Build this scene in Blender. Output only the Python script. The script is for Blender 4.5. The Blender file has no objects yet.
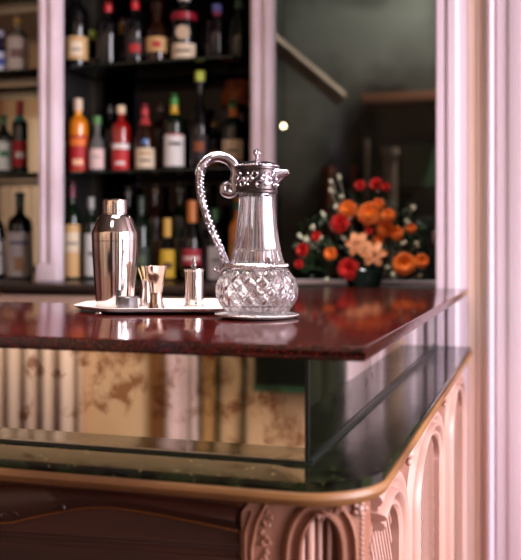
import bpy, bmesh, math, random
from mathutils import Vector, Matrix
R = random.Random(7)
PI = math.pi
sc = bpy.context.scene
COL = sc.collection

# ------------------------------------------------------------------ camera
CH = 1.217                 # camera height
YAW = math.radians(17.3)   # turned towards the left of the bar's long axis
SY, CY = math.sin(YAW), math.cos(YAW)
F = 900.0
cam = bpy.data.cameras.new('camera')
co = bpy.data.objects.new('camera', cam); COL.objects.link(co)
co.location = (0, 0, CH); co.rotation_euler = (PI/2, 0, YAW)
cam.sensor_fit = 'HORIZONTAL'; cam.sensor_width = 36; cam.lens = 36*F/521
cam.shift_y = -32/521
cam.clip_start = 0.02
cam.dof.use_dof = True; cam.dof.focus_distance = 1.53; cam.dof.aperture_fstop = 3.7
sc.camera = co

def P(u, v, d):            # point at a distance d along the view axis
    x = (u-260.5)/F*d
    return Vector((-SY*d+CY*x, CY*d+SY*x, CH-(v-248)/F*d))
def PY(u, v, Y):           # point on the plane y = Y
    return P(u, v, Y/(CY+SY*(u-260.5)/F))
def PX(u, v, X):
    return P(u, v, X/(-SY+CY*(u-260.5)/F))

# ------------------------------------------------------------------ materials
def lin(c):
    return tuple(((x/255)/12.92 if x/255 <= .04045 else ((x/255+.055)/1.055)**2.4) for x in c)
MATS = {}
def mat(name, rgb, rough=.5, metal=0, spec=.5, coat=0, trans=0, ior=1.5, rgb2=None, scale=20, detail=4,
        stretch=(1,1,1), lo=.4, hi=.6, bump=0, bscale=None, emit=None, estr=0, rvar=0):
    if name in MATS: return MATS[name]
    m = bpy.data.materials.new(name); m.use_nodes = True
    nt = m.node_tree; b = nt.nodes['Principled BSDF']
    b.inputs['Base Color'].default_value = (*lin(rgb), 1)
    b.inputs['Roughness'].default_value = rough; b.inputs['Metallic'].default_value = metal
    b.inputs['Specular IOR Level'].default_value = spec; b.inputs['Coat Weight'].default_value = coat
    b.inputs['Coat Roughness'].default_value = .05
    b.inputs['Transmission Weight'].default_value = trans; b.inputs['IOR'].default_value = ior
    if emit:
        b.inputs['Emission Color'].default_value = (*lin(emit), 1); b.inputs['Emission Strength'].default_value = estr
    if rgb2 or bump or rvar:
        tc = nt.nodes.new('ShaderNodeTexCoord'); mp = nt.nodes.new('ShaderNodeMapping')
        nt.links.new(tc.outputs['Object'], mp.inputs['Vector']); mp.inputs['Scale'].default_value = stretch
        nz = nt.nodes.new('ShaderNodeTexNoise'); nz.inputs['Scale'].default_value = scale; nz.inputs['Detail'].default_value = detail
        nt.links.new(mp.outputs[0], nz.inputs['Vector'])
        if rgb2:
            rp = nt.nodes.new('ShaderNodeValToRGB')
            rp.color_ramp.elements[0].position = lo; rp.color_ramp.elements[1].position = hi
            rp.color_ramp.elements[0].color = (*lin(rgb), 1); rp.color_ramp.elements[1].color = (*lin(rgb2), 1)
            nt.links.new(nz.outputs['Fac'], rp.inputs[0]); nt.links.new(rp.outputs[0], b.inputs['Base Color'])
        if bump:
            bp = nt.nodes.new('ShaderNodeBump'); bp.inputs['Strength'].default_value = bump; bp.inputs['Distance'].default_value = .004
            src = nz
            if bscale:
                src = nt.nodes.new('ShaderNodeTexNoise'); src.inputs['Scale'].default_value = bscale; src.inputs['Detail'].default_value = 3
                nt.links.new(mp.outputs[0], src.inputs['Vector'])
            nt.links.new(src.outputs['Fac'], bp.inputs['Height']); nt.links.new(bp.outputs[0], b.inputs['Normal'])
        if rvar:
            mr = nt.nodes.new('ShaderNodeMapRange'); mr.inputs[3].default_value = max(0, rough-rvar); mr.inputs[4].default_value = rough+rvar
            nt.links.new(nz.outputs['Fac'], mr.inputs[0]); nt.links.new(mr.outputs[0], b.inputs['Roughness'])
    MATS[name] = m
    return m

def mirror_mat(name, tint, rough, stain=None, scale=9, lo=.57, hi=.66, amount=.85, blobs=()):
    m = bpy.data.materials.new(name); m.use_nodes = True
    nt = m.node_tree; b = nt.nodes['Principled BSDF']
    b.inputs['Metallic'].default_value = 1; b.inputs['Roughness'].default_value = rough
    b.inputs['Base Color'].default_value = (*lin(tint), 1)
    if stain:
        tc = nt.nodes.new('ShaderNodeTexCoord')
        n1 = nt.nodes.new('ShaderNodeTexNoise'); n1.inputs['Scale'].default_value = scale; n1.inputs['Detail'].default_value = 5
        n1.inputs['Distortion'].default_value = .6
        nt.links.new(tc.outputs['Object'], n1.inputs['Vector'])
        rp = nt.nodes.new('ShaderNodeValToRGB'); rp.color_ramp.elements[0].position = lo; rp.color_ramp.elements[1].position = hi
        last = n1.outputs['Fac']
        for (bp_, br, ba) in blobs:
            dn = nt.nodes.new('ShaderNodeVectorMath'); dn.operation = 'DISTANCE'; dn.inputs[1].default_value = bp_
            nt.links.new(tc.outputs['Object'], dn.inputs[0])
            mr = nt.nodes.new('ShaderNodeMapRange'); mr.inputs[1].default_value = 0; mr.inputs[2].default_value = br; mr.inputs[3].default_value = ba; mr.inputs[4].default_value = 0
            nt.links.new(dn.outputs['Value'], mr.inputs[0]); ad = nt.nodes.new('ShaderNodeMath'); ad.operation = 'ADD'
            nt.links.new(last, ad.inputs[0]); nt.links.new(mr.outputs[0], ad.inputs[1]); last = ad.outputs[0]
        nt.links.new(last, rp.inputs[0])
        n2 = nt.nodes.new('ShaderNodeTexNoise'); n2.inputs['Scale'].default_value = scale*2.5; n2.inputs['Detail'].default_value = 4
        nt.links.new(tc.outputs['Object'], n2.inputs['Vector'])
        r2 = nt.nodes.new('ShaderNodeValToRGB'); r2.color_ramp.elements[0].position = .35; r2.color_ramp.elements[1].position = .6
        nt.links.new(n2.outputs['Fac'], r2.inputs[0])
        mu = nt.nodes.new('ShaderNodeMath'); mu.operation = 'MULTIPLY'
        nt.links.new(rp.outputs[0], mu.inputs[0]); nt.links.new(r2.outputs[0], mu.inputs[1])
        m2 = nt.nodes.new('ShaderNodeMath'); m2.operation = 'MULTIPLY'; m2.inputs[1].default_value = amount
        nt.links.new(mu.outputs[0], m2.inputs[0])
        mx = nt.nodes.new('ShaderNodeMix'); mx.data_type = 'RGBA'
        nt.links.new(m2.outputs[0], mx.inputs[0])
        mx.inputs[6].default_value = (*lin(tint), 1); mx.inputs[7].default_value = (*lin(stain), 1)
        nt.links.new(mx.outputs[2], b.inputs['Base Color'])
    return m

def pane_mat(name, tint=(255,255,255)):
    m = bpy.data.materials.new(name); m.use_nodes = True
    nt = m.node_tree; nt.nodes.clear()
    o = nt.nodes.new('ShaderNodeOutputMaterial'); mx = nt.nodes.new('ShaderNodeMixShader')
    t = nt.nodes.new('ShaderNodeBsdfTransparent'); t.inputs[0].default_value = (*lin(tint), 1)
    g = nt.nodes.new('ShaderNodeBsdfGlossy'); g.inputs['Roughness'].default_value = .02
    f = nt.nodes.new('ShaderNodeFresnel'); f.inputs[0].default_value = 1.18
    nt.links.new(f.outputs[0], mx.inputs[0]); nt.links.new(t.outputs[0], mx.inputs[1]); nt.links.new(g.outputs[0], mx.inputs[2])
    nt.links.new(mx.outputs[0], o.inputs[0])
    return m

M = {}
def granite(name, dark, mid, fleck, scale, rough, f_lo=.62, f_hi=.7):
    m = bpy.data.materials.new(name); m.use_nodes = True
    nt = m.node_tree; b = nt.nodes['Principled BSDF']
    tc = nt.nodes.new('ShaderNodeTexCoord')
    def noise(s, d):
        n = nt.nodes.new('ShaderNodeTexNoise'); n.inputs['Scale'].default_value = s; n.inputs['Detail'].default_value = d
        nt.links.new(tc.outputs['Object'], n.inputs['Vector']); return n
    r1 = nt.nodes.new('ShaderNodeValToRGB'); r1.color_ramp.elements[0].position = .4; r1.color_ramp.elements[1].position = .6
    r1.color_ramp.elements[0].color = (*lin(dark), 1); r1.color_ramp.elements[1].color = (*lin(mid), 1)
    nt.links.new(noise(scale, 5).outputs['Fac'], r1.inputs[0])
    r2 = nt.nodes.new('ShaderNodeValToRGB'); r2.color_ramp.elements[0].position = f_lo; r2.color_ramp.elements[1].position = f_hi
    nt.links.new(noise(scale*2.6, 3).outputs['Fac'], r2.inputs[0])
    mx = nt.nodes.new('ShaderNodeMix'); mx.data_type = 'RGBA'; mx.inputs[7].default_value = (*lin(fleck), 1)
    nt.links.new(r2.outputs[0], mx.inputs[0]); nt.links.new(r1.outputs[0], mx.inputs[6])
    nt.links.new(mx.outputs[2], b.inputs['Base Color'])
    mr = nt.nodes.new('ShaderNodeMapRange'); mr.inputs[3].default_value = rough*.3; mr.inputs[4].default_value = rough*2.2
    nt.links.new(noise(scale*.8, 4).outputs['Fac'], mr.inputs[0]); nt.links.new(mr.outputs[0], b.inputs['Roughness'])
    bp = nt.nodes.new('ShaderNodeBump'); bp.inputs['Strength'].default_value = .10; bp.inputs['Distance'].default_value = .001
    nt.links.new(noise(160, 2).outputs['Fac'], bp.inputs['Height']); nt.links.new(bp.outputs[0], b.inputs['Normal'])
    return m

M['red_granite'] = granite('red_granite', (16,5,4), (54,11,9), (118,28,26), 110, .09, .57, .68)
M['green_granite'] = granite('green_granite', (5,6,4), (30,36,18), (120,122,72), 34, .10, .66, .74)
M['jug_silver'] = mat('jug_silver', (210,202,210), .15, 1, rvar=.05, scale=60)
M['oxidised_silver'] = mat('oxidised_silver', (74,66,66), .35, 1)
M['handle_silver'] = mat('handle_silver', (160,152,156), .2, 1)
M['satin_silver'] = mat('satin_silver', (236,226,224), .3, .25, coat=.4)
M['silver'] = mat('silver', (214,204,200), .16, 1, rvar=.05, scale=30)
M['chased_silver'] = mat('chased_silver', (200,190,186), .2, 1, bump=.5, scale=260, detail=3)
M['jigger_steel'] = mat('jigger_steel', (168,146,134), .14, 1)
M['steel'] = mat('steel', (205,192,186), .1, 1)
M['brushed_steel'] = mat('brushed_steel', (116,112,114), .3, 1)
M['paint'] = mat('white_paint', (232,214,220), .45, rgb2=(220,198,204), scale=5, bump=.05, bscale=60)
M['wallpaint'] = mat('wall_paint', (192,172,182), .55, rgb2=(182,160,168), scale=3, stretch=(1,1,.2), bump=.05, bscale=80)
M['tanpaint'] = mat('tan_paint', (194,160,146), .5, rgb2=(200,168,154), scale=4, stretch=(1,1,.2))
M['plinth'] = M['wallpaint']
M['lit_pale_wood'] = mat('lit_pale_wood', (182,146,134), .42, rgb2=(160,120,106), scale=9, stretch=(1,1,.12), lo=.35, hi=.65, bump=.12)  # bar side: pale wood, with the daylight on it put into the colour
M['half_lit_wood'] = mat('half_lit_wood', (112,70,52), .42, rgb2=(148,102,82), scale=12, stretch=(1,1,.15), lo=.35, hi=.65, bump=.15)  # canted corner: tone set between the lit side and the shaded front
M['rim_wood'] = mat('rim_wood', (96,60,32), .4, rgb2=(136,94,54), scale=14, stretch=(.3,.3,2), lo=.35, hi=.65, bump=.1)
M['shaded_dark_wood'] = mat('shaded_dark_wood', (70,28,15), .5, rgb2=(36,14,8), scale=10, stretch=(.12,1,1.6), lo=.35, hi=.65, bump=.15)  # bar front: dark wood, with its shade put into the colour
M['counter_wood'] = mat('counter_wood', (120,72,44), .4, rgb2=(98,56,34), scale=8, stretch=(.15,1,1))
M['drawer'] = mat('drawer_paint', (206,176,158), .5, rgb2=(190,158,140), scale=4)
M['niche'] = mirror_mat('smoked_mirror', (22,20,21), .06)
M['clear_mirror'] = mirror_mat('bay_mirror', (226,212,184), .05)
M['antique_mirror'] = mirror_mat('antique_mirror', (236,220,196), .03, (140,86,46), 17, .60, .72, .78, [(PY(u_, v_, 1.143), r_*1.3/900*1.9, .26) for u_, v_, r_ in
  ((100,388,16),(92,398,12),(112,378,12),(118,392,9),(78,414,10),(106,414,9),(128,352,10),(108,352,10),(80,356,8),(36,367,9),(58,372,7),(20,414,8),(62,414,8),(140,384,8),(172,404,15),(200,390,14),(214,374,12),(205,356,10),(230,408,9),(243,398,7),(266,402,12),(284,412,13),(274,392,9),(292,432,9),(270,434,8))])
M['side_mirror'] = mirror_mat('side_mirror', (188,190,172), .05, (40,46,30), 24, .58, .7)
M['shelf_glass'] = mat('shelf_glass', (14,22,19), .12, spec=.4)
M['pane'] = pane_mat('pane_glass', (225,225,225))
M['crystal'] = mat('cut_crystal', (255,254,255), 0, trans=.985, ior=1.54)
M['floor'] = mat('floor_boards', (56,34,24), .4, rgb2=(50,30,20), scale=6, stretch=(.2,3,1))
M['ceiling'] = mat('ceiling_paint', (92,80,74), .8)
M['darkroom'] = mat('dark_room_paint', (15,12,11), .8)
M['rear'] = mat('rear_wall_cream', (216,190,158), .7, rgb2=(206,176,140), scale=2.2)
M['curtain'] = mat('curtain_cloth', (230,212,196), .8)
M['black_lacquer'] = mat('black_lacquer', (14,20,16), .3)
M['green_door'] = mat('green_door', (20,26,16), .35, rgb2=(44,50,32), scale=9, stretch=(2,1,.2))

M['green_granite'].node_tree.nodes['Principled BSDF'].inputs['IOR'].default_value = 1.42
# ------------------------------------------------------------------ mesh tools
def finish(bm, name, m, parent=None, smooth=40, loc=None):
    bmesh.ops.recalc_face_normals(bm, faces=bm.faces)
    me = bpy.data.meshes.new(name); bm.to_mesh(me); bm.free()
    if smooth:
        for p in me.polygons: p.use_smooth = True
        me.set_sharp_from_angle(angle=math.radians(smooth))
    me.materials.append(m if not isinstance(m, str) else M[m])
    o = bpy.data.objects.new(name, me); COL.objects.link(o)
    if parent: o.parent = parent
    if loc is not None: o.location = loc
    return o
def tag(o, label=None, cat=None, group=None, kind=None):
    if label: o['label'] = label
    if cat: o['category'] = cat
    if group: o['group'] = group
    if kind: o['kind'] = kind
    return o
def thing(name, label, cat, loc=(0,0,0), rz=0, group=None):
    o = bpy.data.objects.new(name, None); COL.objects.link(o)
    o.location = loc; o.rotation_euler = (0, 0, rz); o.empty_display_size = .05
    return tag(o, label, cat, group)
def struct(o): o['kind'] = 'structure'; return o
def box(bm, x0, x1, y0, y1, z0, z1, bev=0):
    vs = [bm.verts.new((x, y, z)) for x in (x0, x1) for y in (y0, y1) for z in (z0, z1)]
    fs = [(0,1,3,2),(4,6,7,5),(0,4,5,1),(2,3,7,6),(0,2,6,4),(1,5,7,3)]
    faces = [bm.faces.new([vs[i] for i in f]) for f in fs]
    if bev:
        es = list({e for f in faces for e in f.edges})
        bmesh.ops.bevel(bm, geom=es, offset=bev, segments=2, affect='EDGES', profile=.6)
def boxo(name, m, x0, x1, y0, y1, z0, z1, parent=None, bev=0):
    bm = bmesh.new(); box(bm, x0, x1, y0, y1, z0, z1, bev); return finish(bm, name, m, parent)
def lathe(bm, prof, seg=32, c=(0,0,0), rfun=None, sx=1, sy=1):
    rings = []
    for (r, z) in prof:
        if r < 1e-6:
            rings.append([bm.verts.new((c[0], c[1], c[2]+z))])
        else:
            row = []
            for i in range(seg):
                a = 2*PI*i/seg
                rr = r + (rfun(a, z) if rfun else 0)
                row.append(bm.verts.new((c[0]+rr*math.cos(a)*sx, c[1]+rr*math.sin(a)*sy, c[2]+z)))
            rings.append(row)
    for A, B in zip(rings, rings[1:]):
        for i in range(seg):
            j = (i+1) % seg
            if len(A) == 1 and len(B) == 1: continue
            if len(A) == 1: bm.faces.new((A[0], B[i], B[j]))
            elif len(B) == 1: bm.faces.new((A[i], A[j], B[0]))
            else: bm.faces.new((A[i], A[j], B[j], B[i]))
def latheo(name, m, prof, parent=None, seg=32, rfun=None, smooth=35, loc=None):
    bm = bmesh.new(); lathe(bm, prof, seg, rfun=rfun); return finish(bm, name, m, parent, smooth, loc)
def tube(bm, pts, rad, seg=8, flat=1.0, up=None):
    pts = [Vector(p) for p in pts]; n = len(pts); rows = []; prev = None
    for i, p in enumerate(pts):
        t = (pts[min(i+1, n-1)]-pts[max(i-1, 0)]).normalized()
        if prev is None:
            ref = Vector(up) if up else (Vector((0,0,1)) if abs(t.z) < .9 else Vector((1,0,0)))
            a = (ref - t*ref.dot(t)).normalized()
        else:
            a = (prev - t*prev.dot(t)).normalized()
        prev = a; b = t.cross(a)
        r = rad[i] if isinstance(rad, (list, tuple)) else rad
        rows.append([bm.verts.new(p + a*r*math.cos(2*PI*k/seg) + b*r*flat*math.sin(2*PI*k/seg)) for k in range(seg)])
    for A, B in zip(rows, rows[1:]):
        for k in range(seg):
            bm.faces.new((A[k], A[(k+1) % seg], B[(k+1) % seg], B[k]))
    bm.faces.new(rows[0][::-1]); bm.faces.new(rows[-1])
def smooth_path(pts, n=8):
    pts = [Vector(p) for p in pts]; out = []
    for i in range(len(pts)-1):
        p0, p1, p2, p3 = pts[max(i-1,0)], pts[i], pts[i+1], pts[min(i+2, len(pts)-1)]
        for k in range(n):
            t = k/n
            out.append(.5*((2*p1)+(p2-p0)*t+(2*p0-5*p1+4*p2-p3)*t*t+(3*p1-p0-3*p2+p3)*t**3))
    out.append(pts[-1]); return out
def ball(bm, c, r, seg=10, sz=1):
    lathe(bm, [(0, -r*sz)]+[(r*math.sin(PI*k/6), -r*sz*math.cos(PI*k/6)) for k in range(1, 6)]+[(0, r*sz)], seg, c)
def prism(bm, poly, z0, z1, bev=0):
    b = [bm.verts.new((x, y, z0)) for x, y in poly]; t = [bm.verts.new((x, y, z1)) for x, y in poly]
    n = len(poly); fs = [bm.faces.new(b[::-1]), bm.faces.new(t)]
    for i in range(n): bm.faces.new((b[i], b[(i+1) % n], t[(i+1) % n], t[i]))
    if bev:
        es = list(fs[0].edges)+list(fs[1].edges)
        bmesh.ops.bevel(bm, geom=es, offset=bev, segments=3, affect='EDGES', profile=.6)
def sweep(bm, path, prof, fmap, wmin=1.0):
    """path: (s,z) points in a facade; prof: (offset across, height out); fmap(s,z,h) -> point"""
    n = len(path); rows = []
    for i, (s, z) in enumerate(path):
        a, b = path[max(i-1, 0)], path[min(i+1, n-1)]
        tx, tz = b[0]-a[0], b[1]-a[1]; l = math.hypot(tx, tz) or 1
        nx, nz = -tz/l, tx/l; q = wmin+(1-wmin)*abs(tz/l); nx, nz = nx*q, nz*q
        rows.append([bm.verts.new(fmap(s+nx*o, z+nz*o, h)) for o, h in prof])
    for A, B in zip(rows, rows[1:]):
        for k in range(len(prof)-1): bm.faces.new((A[k], A[k+1], B[k+1], B[k]))
    bm.faces.new(rows[0]); bm.faces.new(rows[-1][::-1])
def grid_surface(bm, fun, nu, nv):
    g = [[bm.verts.new(fun(i/nu, j/nv)) for j in range(nv+1)] for i in range(nu+1)]
    for i in range(nu):
        for j in range(nv): bm.faces.new((g[i][j], g[i+1][j], g[i+1][j+1], g[i][j+1]))

# ------------------------------------------------------------------ room shell
struct(boxo('floor', 'floor', -6, 3.3, -2.4, 7, -.05, 0))
struct(boxo('ceiling', 'ceiling', -6, 3.3, -2.4, 3.6, 3.6, 3.68))
struct(boxo('wall_left', 'counter_wood', -6.1, -6, -2.4, 3.6, 0, 3.6))
def holed_wall(name, m, y0, y1, holes, x0, x1):
    bm = bmesh.new(); y = y0
    for (a, b, zb, zt) in holes:
        box(bm, x0, x1, y, a, 0, 3.6); box(bm, x0, x1, a, b, 0, zb); box(bm, x0, x1, a, b, zt, 3.6); y = b
    box(bm, x0, x1, y, y1, 0, 3.6)
    return struct(finish(bm, name, m, smooth=0))
W1 = (-.3, 2.1, .6, 3.4); W2 = (-1.9, -.95, .6, 3.4)
holed_wall('wall_right', 'wallpaint', -2.4, 3.6, [W2, W1], 3.2, 3.3)
bm = bmesh.new(); box(bm, -6, .5, -2.4, -2.3, 0, 3.6); box(bm, .95, 3.3, -2.4, -2.3, 0, 3.6); box(bm, .5, .95, -2.4, -2.3, 0, .5); box(bm, .5, .95, -2.4, -2.3, 3.1, 3.6); struct(finish(bm, 'wall_front', 'rear', smooth=0))
# tall windows in the right wall (outside the frame; the second added as fill): wooden sash bars
for i, (a, b, zb, zt) in enumerate((W1, W2)):
    w = bpy.data.objects.new('window_%d' % (i+2), None); COL.objects.link(w); struct(w)
    bm = bmesh.new()
    box(bm, 3.2, 3.26, a, a+.05, zb, zt); box(bm, 3.2, 3.26, b-.05, b, zb, zt)
    box(bm, 3.2, 3.26, a+.05, b-.05, zb, zb+.05); box(bm, 3.2, 3.26, a+.05, b-.05, zt-.05, zt)
    m_ = (a+b)/2; box(bm, 3.21, 3.25, m_-.02, m_+.02, zb+.05, zt-.05)
    finish(bm, 'window_frame', 'paint', w, 0)

# right hand end wall with its moulded casing, bar runs up to it
EY = 2.66
struct(boxo('wall_low', 'wallpaint', -.66, -.293, EY, EY+.1, 0, 1.055))
bm = bmesh.new(); box(bm, -.292, -.03, EY, EY+.14, 0, 3.6); box(bm, .72, 3.2, EY, EY+.14, 0, 3.6); box(bm, -.03, .72, EY, EY+.14, 2.2, 3.6)
struct(finish(bm, 'wall_end', 'wallpaint', smooth=0))
struct(boxo('wall_return', 'wallpaint', -.262, -.2, EY+.14, 3.5, 0, 3.6))
d = bpy.data.objects.new('door_1', None); COL.objects.link(d); struct(d)
bm = bmesh.new(); box(bm, -.03, .72, EY+.05, EY+.1, 0, 2.2)
for (a, b, c_, e) in ((.06,.32,.2,.95),(.4,.64,.2,.95),(.06,.32,1.1,2.05),(.4,.64,1.1,2.05)): box(bm, a, b, EY+.03, EY+.05, c_, e, .008)
finish(bm, 'door_panel', 'green_door', d)
bm = bmesh.new(); ball(bm, (.66, EY+.0, 1.03), .025); box(bm, .65, .67, EY+.02, EY+.05, 1.02, 1.04); finish(bm, 'door_handle', 'steel', d)
def casing(name, m, prof):   # vertical moulding; prof = (x, height out of the wall)
    bm = bmesh.new(); lo = [bm.verts.new((x, EY-h, .16)) for x, h in prof]; hi = [bm.verts.new((x, EY-h, 3.6)) for x, h in prof]
    for i in range(len(prof)-1): bm.faces.new((lo[i], lo[i+1], hi[i+1], hi[i]))
    return struct(finish(bm, name, m, smooth=30))
casing('trim_1', 'wallpaint', [(-.292,0),(-.292,.01),(-.288,.016),(-.27,.016),(-.266,.006),(-.26,.006),(-.256,.018),(-.235,.018),(-.228,.012),(-.224,.01),(-.203,.01),(-.2,0)])
casing('trim_2', 'tanpaint', [(-.2,0),(-.199,.006),(-.19,.004),(-.176,.004),(-.174,.008),(-.166,.008),(-.164,.003),(-.15,.003),(-.149,0)])
casing('trim_3', 'wallpaint', [(-.149,0),(-.149,.02),(-.143,.026),(-.136,.027),(-.13,.022),(-.127,.014),(-.121,.014),(-.119,.019),(-.09,.02),(-.086,.026),(-.07,.03),(-.042,.03),(-.036,.024),(-.031,.024),(-.03,0)])
bm = bmesh.new(); box(bm, -.27, -.03, EY-.045, EY, 0, .15, .006); box(bm, -.268, -.03, EY-.036, EY, .15, .175, .006)
struct(finish(bm, 'baseboard_end', 'wallpaint'))

# back wall behind the bottles, with the glazed opening on its right
BY = 3.45
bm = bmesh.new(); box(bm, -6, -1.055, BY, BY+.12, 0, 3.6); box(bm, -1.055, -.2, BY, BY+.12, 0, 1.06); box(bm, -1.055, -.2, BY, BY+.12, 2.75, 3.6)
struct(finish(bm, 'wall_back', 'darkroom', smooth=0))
struct(boxo('wall_mirror_bay', 'clear_mirror', -3.6, -1.8, BY-.02, BY, 1.06, 2.7))
struct(boxo('wall_smoked_bay', 'niche', -1.76, -1.10, BY-.02, BY, 1.06, 2.7))
# painted posts of the back bar
def post(name, u):
    c = PY(u, 248, 3.05); x = c.x
    bm = bmesh.new()
    box(bm, x-.04, x+.04, 3.05, 3.11, 1.0905, 2.75, .005)
    box(bm, x-.03, x-.012, 3.043, 3.05, 1.16, 2.7, .002); box(bm, x+.012, x+.03, 3.043, 3.05, 1.16, 2.7, .002)
    box(bm, x-.044, x+.044, 3.044, 3.055, 1.0905, 1.15, .003)
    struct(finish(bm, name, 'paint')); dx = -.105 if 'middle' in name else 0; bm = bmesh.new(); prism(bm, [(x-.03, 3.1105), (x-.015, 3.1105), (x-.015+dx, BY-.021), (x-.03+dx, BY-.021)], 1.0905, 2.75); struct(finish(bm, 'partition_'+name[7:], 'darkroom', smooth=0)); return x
PX1 = post('column_left', 47); PX2 = post('column_middle', 260.5)
# window between bar and dim room beyond
w = bpy.data.objects.new('window_1', None); COL.objects.link(w); struct(w)
WX0, WX1 = PX2+.0, -.262
bm = bmesh.new()
box(bm, -.335, WX1, 3.06, 3.12, 1.0905, 2.75, .004); box(bm, -.318, -.28, 3.05, 3.06, 1.0905, 2.75, .003)
box(bm, WX0+.045, -.335, 3.06, 3.12, 1.0905, 1.105, .003); box(bm, WX0+.045, -.335, 3.06, 3.12, 2.72, 2.75)
finish(bm, 'window_frame', 'paint', w)
boxo('pane', 'pane', WX0, -.335, 3.122, 3.128, 1.0925, 2.72, w)
bm = bmesh.new(); c = PY(434, 237, 3.05); lathe(bm, [(0,-.022),(.006,-.02),(.009,0),(.006,.02),(0,.022)], 12, (c.x, c.y-.012, c.z)); box(bm, c.x-.004, c.x+.004, c.y-.01, c.y+.012, c.z-.006, c.z+.006)
finish(bm, 'window_latch', 'steel', w)

# dim room seen through the glass
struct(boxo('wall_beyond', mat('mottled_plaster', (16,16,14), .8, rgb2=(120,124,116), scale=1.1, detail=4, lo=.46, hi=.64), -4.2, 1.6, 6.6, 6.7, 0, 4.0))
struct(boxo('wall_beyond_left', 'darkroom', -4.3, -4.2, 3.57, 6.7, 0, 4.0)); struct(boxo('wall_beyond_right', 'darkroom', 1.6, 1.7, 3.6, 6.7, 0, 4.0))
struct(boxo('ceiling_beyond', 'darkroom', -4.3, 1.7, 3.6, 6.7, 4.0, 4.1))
def bar_between(name, m, p, q, wd, label, cat, group=None):
    bm = bmesh.new(); tube(bm, [p, q], wd*.7, 4); return tag(finish(bm, name, m, smooth=0), label, cat, group)
oak = mat('aged_oak', (190,168,146), .6, rgb2=(160,136,116), scale=6)
bar_between('roof_brace', oak, PY(266, 36, 5.2), PY(341, 99, 5.6), .08, 'pale sloping timber brace high behind the dark window glass', 'beam')
a, b = PY(364, 101, 6.4), PY(446, 101, 6.4)
tag(boxo('wall_shelf', mat('brown_ledge', (150,96,70), .5), a.x, b.x, 6.3, 6.6, a.z-.035, a.z+.035, bev=.006), 'brown ledge on the far wall seen through the dark glass', 'shelf')
a, b = PY(386, 248, 6.0), PY(399, 248, 6.0)
brn = mat('amber_cloth', (150,78,50), .7)
for nm, u0, u1, v0, mm, lab in (('pillar', 384, 397, 148, oak, 'pale slim pillar beyond the glass behind the flowers right side'),
                        ('pillar', 323.5, 333, 167, brn, 'reddish brown post beyond the glass above the upper left blooms'),
                        ('pillar', 350.5, 356, 166, brn, 'thin reddish brown post beyond the glass above the middle blooms'),
                        ('pillar', 365, 369, 140, oak, 'thinnest pale post beyond the glass above the flowers')):
    a, b = PY(u0, v0, 5.8), PY(u1, v0, 5.8); r = (b.x-a.x)/2; cx = (a.x+b.x)/2
    o = latheo('slim_post', mm, [(0,0),(r*1.5,0),(r*1.5,.08),(r,.12),(r,a.z-.06),(r*1.35,a.z-.05),(r*1.35,a.z),(0,a.z)], None, 16, loc=(cx, 5.8, 0))
    tag(o, lab, 'post', 'posts beyond the glass')
a, b = PY(398, 141, 6.5), PY(446, 188, 6.5)
t = thing('notice_board', 'green panel hanging on the far wall beyond the glass', 'board', (a.x, 6.6, b.z))
boxo('board', mat('green_baize', (62,104,70), .8), .02, b.x-a.x-.02, -.05, 0, .02, a.z-b.z-.02, t); 
bm = bmesh.new(); W_, H_ = b.x-a.x, a.z-b.z
box(bm, 0, W_, -.06, 0, 0, .02); box(bm, 0, W_, -.06, 0, H_-.02, H_); box(bm, 0, .02, -.06, 0, .02, H_-.02); box(bm, W_-.02, W_, -.06, 0, .02, H_-.02); finish(bm, 'frame', 'darkroom', t, 0)
c = PY(283.5, 126, 5.4)
t = thing('pendant_lamp', 'small glowing bulb hanging in the dim room beyond the glass', 'lamp', (c.x, c.y, 4.0))
bm = bmesh.new(); ball(bm, (0,0,c.z-4.0), .013); finish(bm, 'bulb', mat('lit_bulb', (255,240,200), .3, emit=(255,225,170), estr=25), t)
bm = bmesh.new(); tube(bm, [(0,0,0),(0,0,c.z-4.0+.02)], .005, 6); finish(bm, 'cord', 'black_lacquer', t)

# ------------------------------------------------------------------ far side of the room (seen in the bar's mirror)
RY = -2.3
def fold_curtain(name, x0, x1, label, n, z0=.02, z1=2.7, amp=.05):
    bm = bmesh.new()
    def f(i, j):
        x = x0+(x1-x0)*i; k = .85+.15*math.sin(i*9)
        return Vector((x, RY+.09+amp*math.sin(i*n*2*PI)*k+.01*math.sin(i*n*4*PI+1), z0+(z1-z0)*j))
    grid_surface(bm, f, n*14, 4)
    o = finish(bm, name, 'curtain', None, 80); md = o.modifiers.new('thick', 'SOLIDIFY'); md.thickness = .006
    return tag(o, label, 'curtain')
fold_curtain('curtain', -3.25, -2.46, 'cream pleated curtain mirrored at the left of the antique mirror', 7)
fold_curtain('curtain', -5.95, -4.7, 'cream pleated curtain mirrored behind the bottles of the left bay', 9, amp=.08)
bm = bmesh.new()
for x0, x1, h in ((-1.95,-1.9,.05),(-1.9,-1.8,.03),(-1.8,-1.77,.06)): box(bm, x0, x1, RY, RY+h, 0, 2.6, .006)
struct(finish(bm, 'trim_4', 'paint'))
def strip(name, m, x0, x1, h): return struct(boxo(name, m, x0, x1, RY, RY+h, 0, 2.6, bev=.004))
strip('trim_5', mat('dark_olive_paint', (60,58,30), .5), -1.675, -1.65, .03)
strip('trim_6', MATS['dark_olive_paint'], -1.53, -1.505, .03)
strip('trim_7', mat('brown_frame', (120,80,44), .5), -2.06, -1.99, .03)
strip('trim_8', MATS['dark_olive_paint'], -1.77, -1.755, .05)
strip('trim_9', mat('tan_panel', (196,156,104), .6), -1.755, -1.675, .015)
w = bpy.data.objects.new('window_4', None); COL.objects.link(w); struct(w)  # unseen slim window, added for streaks of light on the bottles
WF = (.5, .95, .5, 3.1)
bm = bmesh.new(); a, b, zb, zt = WF
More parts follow.
